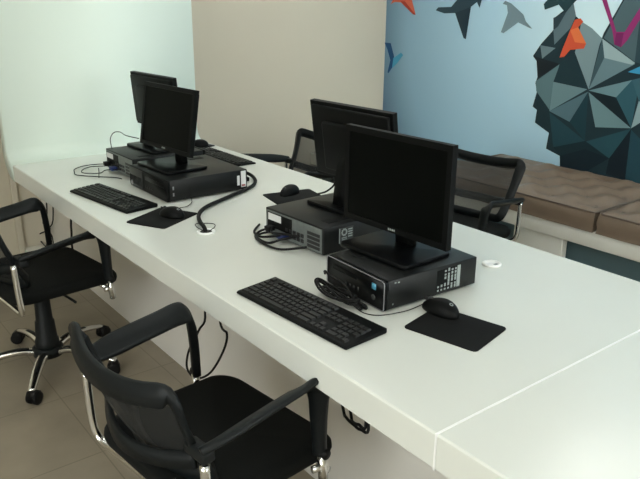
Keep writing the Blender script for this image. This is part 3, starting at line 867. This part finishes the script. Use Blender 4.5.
# ------------------------------------------------------------------ office chairs (facing local +x)
def office_chair(label, loc, yaw, base_yaw, lift=0.0, arm_up=0.0, back_on=0.0, arm_in=0.0, arm_short=0.0, arm_on=0.0):
    t = thing('office_chair', label, 'chair', loc, yaw, 'black mesh office chairs')
    # seat cushion
    b = MB()
    out = rrect(-0.215, 0.235, -0.248, 0.248, 0.07, 7)
    n = len(out)
    lev = [(0.93, 0.383), (0.985, 0.389), (1.0, 0.403), (0.995, 0.417), (0.965, 0.428), (0.88, 0.4325), (0.55, 0.431), (0.2, 0.429)]
    rings = []
    for s, z in lev:
        ring = []
        for x, y in out:
            drop = max(0.0, (x - 0.10) / 0.125) ** 2 * 0.014
            ring.append(b.bm.verts.new((x * s, y * s, z - drop * s)))
        rings.append(ring)
    for r0, r1 in zip(rings[:-1], rings[1:]):
        for i in range(n):
            k = (i + 1) % n
            b.bm.faces.new([r0[i], r0[k], r1[k], r1[i]])
    b.bm.faces.new(rings[-1]); b.bm.faces.new(rings[0][::-1])
    b.build('seat', M['fabric'], t, angle=50)
    b = MB(); b.prism(rrect(-0.18, 0.19, -0.19, 0.19, 0.06), 'z', 0.367, 0.385, 0.004); b.build('seat_pan', M['chair'], t)
    b = MB(); b.box(-0.10, 0.10, -0.075, 0.075, 0.320, 0.368, 0.012)
    mech = b.build('tilt_mechanism', M['chair'], t)
    b = MB(); b.tube([(0.04, -0.06, 0.340), (0.045, -0.17, 0.337), (0.05, -0.215, 0.331)], 0.0055, 8); b.build('lever', M['chair'], mech)
    # gas column with telescopic cover
    b = MB(); b.lathe([(0.026, 0.350 + lift), (0.026, 0.305 + lift), (0.031, 0.300 + lift), (0.035, 0.225), (0.040, 0.220), (0.045, 0.14), (0.049, 0.135), (0.053, 0.088), (0.03, 0.085)], 24); b.build('column', M['chair'], t)
    b = MB(); b.lathe([(0.045, 0.058), (0.062, 0.064), (0.064, 0.098), (0.054, 0.106), (0.03, 0.107)], 24); b.build('hub', M['chair'], t)
    # five star base
    for k in range(5):
        a = base_yaw + 2 * PI * k / 5
        Rm = Matrix.Rotation(a, 4, 'Z')
        b = MB()
        P = [(0.055, 0, 0.086), (0.11, 0, 0.098), (0.18, 0, 0.094), (0.25, 0, 0.080), (0.312, 0, 0.062)]
        b.sweep(catmull(P, 5), [(-0.019, -0.010), (0.019, -0.010), (0.019, 0.004), (0.014, 0.009), (-0.014, 0.009), (-0.019, 0.004)], V((0, 0, 1)), scales=[1.15 - 0.02 * i for i in range(21)], mtx=Rm)
        leg = b.build('leg', M['chrome'], t, angle=35)
        b = MB()
        P2 = [(0.075, 0, 0.1022), (0.11, 0, 0.1082), (0.16, 0, 0.1065), (0.215, 0, 0.0975)]
        b.sweep(catmull(P2, 4), [(-0.008, -0.002), (0.008, -0.002), (0.008, 0.0012), (-0.008, 0.0012)], V((0, 0, 1)), mtx=Rm)
        b.build('inlay', M['chair'], leg)
        b = MB()
        Cm = Rm @ Matrix.Translation((0.312, 0, 0)) @ Matrix.Rotation(0.9 * k, 4, 'Z')
        for s in (-1, 1):
            b.lathe([(0.018, -0.009), (0.027, -0.007), (0.027, 0.007), (0.018, 0.009)], 20, mtx=Cm @ Matrix.Translation((0.012, s * 0.0145, 0.027)) @ Matrix.Rotation(PI / 2, 4, 'X'))
        b.sweep([(-0.012, 0, 0.03), (-0.004, 0, 0.052), (0.012, 0, 0.058), (0.030, 0, 0.048)], [(-0.020, -0.003), (0.020, -0.003), (0.020, 0.003), (-0.020, 0.003)], V((0, 0, 1)), mtx=Cm)
        b.lathe([(0.007, 0.035), (0.007, 0.062)], 10, mtx=Rm @ Matrix.Translation((0.312, 0, 0)))
        b.build('caster', M['rubber'], leg)
    # chrome frame under the seat
    b = MB()
    b.tube([(0.17, -0.275, 0.373), (0.17, 0.275, 0.373)], 0.011, 10)
    b.build('front_tube', M['chrome'], t)
    b = MB()
    up_ = [(-0.195, 0.270, 0.570), (-0.192, 0.272, 0.46), (-0.188, 0.270, 0.395), (-0.182, 0.250, 0.364), (-0.175, 0.200, 0.356), (-0.170, 0.06, 0.356)]
    b.tube(up_ + [(x_, -y_, z_) for x_, y_, z_ in reversed(up_)], 0.0115, 10, 5)
    b.build('rear_tube', M['chrome'], t)
    b = MB(); b.tube([(-0.175, 0.0, 0.356), (0.17, 0.0, 0.362)], 0.009, 8); b.build('cross_tube', M['chrome'], t)
    # armrests : flat bands tilted towards the sitter
    for s in (-1, 1):
        tl = math.radians(33)
        path = catmull([(-0.212 + arm_short, s * 0.262, 0.554 + arm_short * 0.15), (-0.16 + arm_short * 0.9, s * 0.272, 0.564 + arm_short * 0.15), (-0.05 + arm_short * 0.5, s * (0.282 - arm_in * 0.5), 0.580 + arm_short * 0.1), (0.07, s * (0.290 - arm_in), 0.597), (0.142, s * (0.291 - arm_in), 0.604), (0.170, s * (0.290 - arm_in), 0.592), (0.180, s * (0.288 - arm_in), 0.562), (0.185, s * (0.284 - arm_in), 0.490), (0.189, s * (0.278 - arm_in * 0.5), 0.390)], 5)
        np_ = len(path)
        def upf(i, path=path, s=s, np_=np_, tl=tl):
            d = (path[min(i + 1, np_ - 1)] - path[max(i - 1, 0)]).normalized()
            # outward normal of the band: turns from up to forward round the bend, tilted inwards
            f = max(0.0, min(1.0, (path[i].x - 0.10) / 0.07))
            up = V((0, 0, 1)).lerp(V((1, 0, 0.1)), f)
            inn = V((0, -s, 0))
            return (up * math.cos(tl) + inn * math.sin(tl) * (1 - 0.3 * f)).normalized()
        sc = []
        for i, p in enumerate(path):
            f = max(0.0, min(1.0, (0.595 - p.z) / 0.17)) if p.x > 0.12 else 0.0
            f2 = max(0.0, min(1.0, (0.598 - p.z) / 0.05)) if p.x > 0.12 else 0.0
            g = min(1.0, 0.55 + 0.45 * i / 8)
            sc.append((g * (1 - 0.22 * f2 - 0.28 * f), 1.0 + 0.4 * f2))
        b = MB()
        b.sweep(path, [(-0.034, -0.006), (-0.028, -0.009), (0.028, -0.009), (0.034, -0.006), (0.034, 0.004), (0.025, 0.009), (-0.025, 0.009), (-0.034, 0.004)], upf, scales=sc)
        ar = b.build('armrest', M['chair'], t, angle=50)
        b = MB(); b.lathe([(0.0, -0.014), (0.013, -0.012), (0.013, 0.012), (0.0, 0.014)], 14, mtx=Matrix.Translation((0.192, s * 0.280, 0.396)) @ Matrix.Rotation(PI / 2, 4, 'X')); b.build('pivot_knob', M['rubber'], ar)
        b = MB(); b.tube([(0.189, s * 0.277, 0.388), (0.194, s * 0.277, 0.310)], 0.0125, 12)
        b.tube([(0.165, s * 0.266, 0.353), (0.194, s * 0.276, 0.353)], 0.010, 10)
        b.build('mounting_stub', M['chrome'], ar)
        b = MB(); b.box(-0.216 + arm_short, -0.182 + arm_short, min(s * 0.200, s * 0.278), max(s * 0.200, s * 0.278), 0.532, 0.562, 0.007); b.build('rear_bracket', M['chair'], ar)
    # backrest frame, curved round the sitter, ears at the top corners
    def bp(u, v):
        """u -1..1 across, v 0..1 up"""
        hw = 0.192 + 0.030 * v
        z0 = 0.455 - 0.018 * (1 - u * u)
        z1 = 0.732 - 0.028 * (1 - abs(u) ** 2.2)
        z = z0 + (z1 - z0) * v
        x = -0.138 - 0.122 * v - 0.050 * (1 - u * u) - 0.014 * math.sin(PI * v)
        return V((x, u * hw, z))
    loop = []
    N = 14
    ru, rv = 0.15, 0.11
    for cu, cv, a0 in ((1 - ru, 1 - rv, 90), (1 - ru, rv, 0), (-1 + ru, rv, -90), (-1 + ru, 1 - rv, 180)):
        for i in range(6):
            a = math.radians(a0 - 90 * i / 5)
            loop.append((cu + ru * math.cos(a), cv + rv * math.sin(a)))
    dense = []
    for i, p in enumerate(loop):
        q = loop[(i + 1) % len(loop)]
        m_ = max(1, int(math.hypot((q[0] - p[0]) * 0.2, (q[1] - p[1]) * 0.3) / 0.03))
        for j in range(m_):
            dense.append((p[0] + (q[0] - p[0]) * j / m_, p[1] + (q[1] - p[1]) * j / m_))
    uv = dense
    loop = [bp(u_, v_) for u_, v_ in uv]
    nl = len(loop)
    cen = V((-0.19, 0, 0.65))
    def upb(i):
        q = loop[i]
        return V((-1.0, q.y * -1.2, 0.12)).normalized()
    sc = []
    for i in range(nl):
        sc.append((1.0 + 0.3 * max(0.0, (uv[i][1] - 0.6) / 0.4), 1.0))
    b = MB()
    b.sweep(loop, [(-0.019, -0.009), (0.019, -0.009), (0.022, 0.0), (0.019, 0.009), (-0.019, 0.009), (-0.022, 0.0)], upb, closed=True, scales=sc)
    fr = b.build('backrest_frame', M['chair'], t, angle=50)
    b = MB()
    nu, nv = 14, 10
    g = [[b.bm.verts.new(bp(-0.95 + 1.90 * i / nu, 0.05 + 0.90 * j / nv)) for i in range(nu + 1)] for j in range(nv + 1)]
    for j in range(nv):
        for i in range(nu):
            b.bm.faces.new([g[j][i], g[j][i + 1], g[j + 1][i + 1], g[j + 1][i]])
    bk = b.build('mesh_panel', M['net'], fr)
    # lumbar bar behind the net, carried by the brackets
    b = MB()
    lum = [(-0.200, -0.200, 0.535), (-0.242, -0.11, 0.515), (-0.266, 0.0, 0.510), (-0.242, 0.11, 0.515), (-0.200, 0.200, 0.535)]
    b.sweep(catmull(lum, 5), [(-0.020, -0.006), (0.020, -0.006), (0.020, 0.006), (-0.020, 0.006)], lambda i: V((-1, 0, 0.1)).normalized())
    b.build('lumbar_bar', M['chair'], t)
    for ch in t.children:
        if ch.name.split('.')[0] not in ('leg', 'hub', 'column'):
            ch.location.z += lift
        if ch.name.split('.')[0] == 'armrest':
            ch.location.z += arm_up
            ch.location.x += arm_on
        if ch.name.split('.')[0] == 'seat':
            ch.location.x += max(0.0, -arm_on) * 0.4
        if ch.name.split('.')[0] in ('backrest_frame', 'lumbar_bar'):
            ch.location.x += back_on
            ch.location.z -= back_on * 0.7
        if ch.name.split('.')[0] in ('seat', 'seat_pan', 'tilt_mechanism', 'front_tube', 'rear_tube', 'cross_tube'):
            ch.location.z -= 0.02
    return t

chA = office_chair('black mesh office chair nearest the camera, back to the viewer', (0.752, 1.430, 0), math.radians(6), 0.3, 0.048, 0.020, 0.028, 0.016, 0.055, -0.042)
chB = dup(chA, (0.762, 2.885, 0), math.radians(7), 'black mesh office chair cut by the left edge, facing the far keyboard')
for ch in chB.children:                       # its armrests are set a little lower
    if ch.name.split('.')[0] == 'armrest':
        ch.location.z -= 0.02
        ch.location.x += 0.03
chC = office_chair('black mesh office chair across the desk before the brown bench', (2.695, 2.335, 0), math.radians(188), 0.1, 0.014)
dup(chC, (2.36, 3.305, 0), math.radians(185), 'black mesh office chair across the desk before the beige wall')

# ------------------------------------------------------------------ bench with tufted cushions
BX0, BZ0, BZ1 = 3.295, 0.297, 0.385
t = thing('bench', 'low white built-in bench along the mural wall', 'bench', (0, 0, 0))
b = MB(); b.box(BX0, XR - 0.002, -0.4, YB - 0.002, BZ0, BZ1, 0.004); b.build('seat_board', M['wood_white'], t, angle=30)
for y0, y1 in ((2.075, 2.40), (3.75, 4.07), (0.2, 0.52)):
    b = MB(); b.box(BX0 + 0.02, BX0 + 0.07, y0, y1, 0.0, BZ0, 0.003); b.build('leg_panel', M['wood_white'], t, angle=30)

b = MB(); b.box(BX0 + 0.12, BX0 + 0.14, -0.4, YB - 0.002, 0.0, BZ0); b.build('base_board', M['blue_board'], t, smooth=False)

def cushion(label, y0, y1, tufts):
    t = thing('bench_cushion', label, 'cushion', (3.67, (y0 + y1) / 2, BZ1), 0, 'brown leather bench cushions')
    Lx, Ly = 0.375, (y1 - y0) / 2
    H = 0.118
    nx, ny = 28, max(30, int((y1 - y0) / 0.026))
    b = MB()
    def top(u, v):
        x, y = u * Lx, v * Ly
        ex = (1 - abs(u) ** 6)
        ey = (1 - abs(v) ** 24)
        z = H - 0.012 + 0.022 * (max(0, ex) ** .6) * (max(0, ey) ** .6)
        a_ = 2 * PI / 0.27
        fall = max(0.0, 1 - abs(u) ** 8) * max(0.0, 1 - abs(v) ** 30)
        z += 0.0105 * fall * (math.cos(a_ * (x + y - 0.135)) + math.cos(a_ * (x - y - 0.135)))
        z += 0.003 * math.sin(9 * y + 3 * x) * math.sin(7 * x + 1)
        return (x, y, z)
    T = [[b.bm.verts.new(top(-1 + 2 * i / nx, -1 + 2 * j / ny)) for i in range(nx + 1)] for j in range(ny + 1)]
    for j in range(ny):
        for i in range(nx):
            b.bm.faces.new([T[j][i], T[j][i + 1], T[j + 1][i + 1], T[j + 1][i]])
    per = [T[0][i] for i in range(nx + 1)] + [T[j][nx] for j in range(1, ny + 1)] + [T[ny][i] for i in range(nx - 1, -1, -1)] + [T[j][0] for j in range(ny - 1, 0, -1)]
    prev = per
    for k, (f, z) in enumerate(((1.006, H * 0.78), (1.012, H * 0.5), (1.006, H * 0.22), (0.99, 0.0))):
        cur = []
        for q in per:
            gx = q.co.x * 1.0 + math.copysign((f - 1) * 1.3, q.co.x) * (1 if abs(abs(q.co.x) - Lx) < 1e-4 else 0)
            gy = q.co.y * 1.0 + math.copysign((f - 1) * 0.6, q.co.y) * (1 if abs(abs(q.co.y) - Ly) < 1e-4 else 0)
            w = 0.002 * math.sin(31 * q.co.y + 17 * q.co.x + k)
            cur.append(b.bm.verts.new((gx + w, gy, z)))
        for i in range(len(per)):
            j = (i + 1) % len(per)
            b.bm.faces.new([prev[i], prev[j], cur[j], cur[i]])
        prev = cur
    b.bm.faces.new(prev)
    bmesh.ops.recalc_face_normals(b.bm, faces=list(b.bm.faces))
    b.build('cover', M['leather'], t, angle=70)
    for zz, nm in ((H - 0.010, 'piping'), (0.008, 'piping')):
        b = MB()
        P = [(x, y, zz + 0.0015 * math.sin(23 * y)) for x, y in rrect(-Lx - 0.003, Lx + 0.003, -Ly - 0.002, Ly + 0.002, 0.02, 4)]
        b.tube(P, 0.0055, 7, closed=True)
        b.build(nm, M['leather_dark'], t)
    for cx, cy in tufts:
        u, v = cx / Lx, cy / Ly
        p = top(u, v)
        b = MB(); b.lathe([(0.011, -0.003), (0.012, 0.001), (0.007, 0.004), (0.0, 0.005)], 12, p); b.build('button', M['leather_dark'], t)
    return t
def tuft_grid(y0, y1):
    """button positions: the low points of the diamond pattern"""
    out = []
    for m_ in range(-14, 15):
        for n_ in range(-14, 15):
            p, q = 0.27 + 0.27 * m_, 0.27 + 0.27 * n_
            x, y = (p + q) / 2, (p - q) / 2
            if abs(x) < 0.30 and abs(y) < (y1 - y0) / 2 - 0.06:
                out.append((x, y))
    return out
FAR = (1.896, 3.10)
NEAR = (0.66, 1.866)
cushion('brown leather tufted bench cushion behind the mesh chair', *FAR, tuft_grid(*FAR))
cushion('brown leather tufted bench cushion at the right edge of the photo', *NEAR, tuft_grid(*NEAR))

# ------------------------------------------------------------------ unseen ceiling lamps: bench-side one inferred from desk glare, the rest added as fill
for i, (x, y, sx, sy, es, ec) in enumerate(((-0.6, 0.6, 0.6, 0.6, 11, (1.0, 0.91, 0.86)), (-0.3, 2.6, 0.6, 0.6, 3, (0.97, 1.0, 0.95)), (1.7, 2.5, 0.6, 0.6, 9, (0.98, 1.0, 0.95)), (2.8, 3.2, 0.6, 0.6, 8, (1.0, 0.98, 0.94)), (3.5, 1.78, 1.0, 0.55, 5, (0.97, 1.0, 0.98)))):
    t = thing('unseen_ceiling_light', 'unseen square white ceiling light panel', 'ceiling light', (x, y, ZC), 0, 'ceiling lights')
    b = MB(); b.box(-sx / 2, sx / 2, -sy / 2, sy / 2, -0.03, 0.0, 0.003); b.build('housing', M['frame_white'], t)
    b = MB(); b.box(-sx / 2 + .02, sx / 2 - .02, -sy / 2 + .02, sy / 2 - .02, -0.034, -0.0305); b.build('diffuser', mat('lit_diffuser', (0.9, 0.9, 0.9, 1), 0.6, emit=tuple(ec) + (1,), estr=es), t, smooth=False)

# daylight outside
w = bpy.data.worlds.new('World')
SC.world = w
w.use_nodes = True
bg = w.node_tree.nodes['Background']
bg.inputs['Color'].default_value = (0.95, 1.0, 0.97, 1)
bg.inputs['Strength'].default_value = 8.3

def portal(axis, a, h, sgn):
    L = bpy.data.lights.new('window_portal', 'AREA')
    L.shape = 'RECTANGLE'
    h0, h1, z0, z1 = h
    L.size, L.size_y = (h1 - h0), (z1 - z0)
    L.cycles.is_portal = True
    o = bpy.data.objects.new('window_portal', L)
    COL.objects.link(o)
    c = ((h0 + h1) / 2, (z0 + z1) / 2)
    if axis == 'x':
        o.location = (a, c[0], c[1])
        o.rotation_euler = (PI / 2, 0, -PI / 2)
    else:
        o.location = (c[0], a, c[1])
        o.rotation_euler = (PI / 2, 0, 0) if sgn < 0 else (-PI / 2, 0, 0)
portal('x', XL - 0.01, (-2.0, 1.1, 1.05, 2.68), 1)
portal('y', YF - 0.01, (0.8, 3.7, 0.9, 2.4), 1)

# ------------------------------------------------------------------ camera and view
cam = bpy.data.cameras.new('camera')
cam.sensor_width = 36.0
cam.lens = 706.43 / 640 * 36.0
cam.clip_start = 0.02
co = bpy.data.objects.new('camera', cam)
COL.objects.link(co)
Rw = [[0.789713, -0.192977, 0.582335], [-0.613418, -0.261507, 0.745206], [0.008477, -0.945713, -0.324891]]
m = Matrix(((Rw[0][0], -Rw[0][1], -Rw[0][2], 0.0), (Rw[1][0], -Rw[1][1], -Rw[1][2], 0.0), (Rw[2][0], -Rw[2][1], -Rw[2][2], 1.54), (0, 0, 0, 1)))
co.matrix_world = m
SC.camera = co
SC.view_settings.view_transform = 'Standard'
SC.view_settings.look = 'None'
SC.view_settings.gamma = 1.0
SC.view_settings.use_curve_mapping = False
SC.view_settings.exposure = 0.0
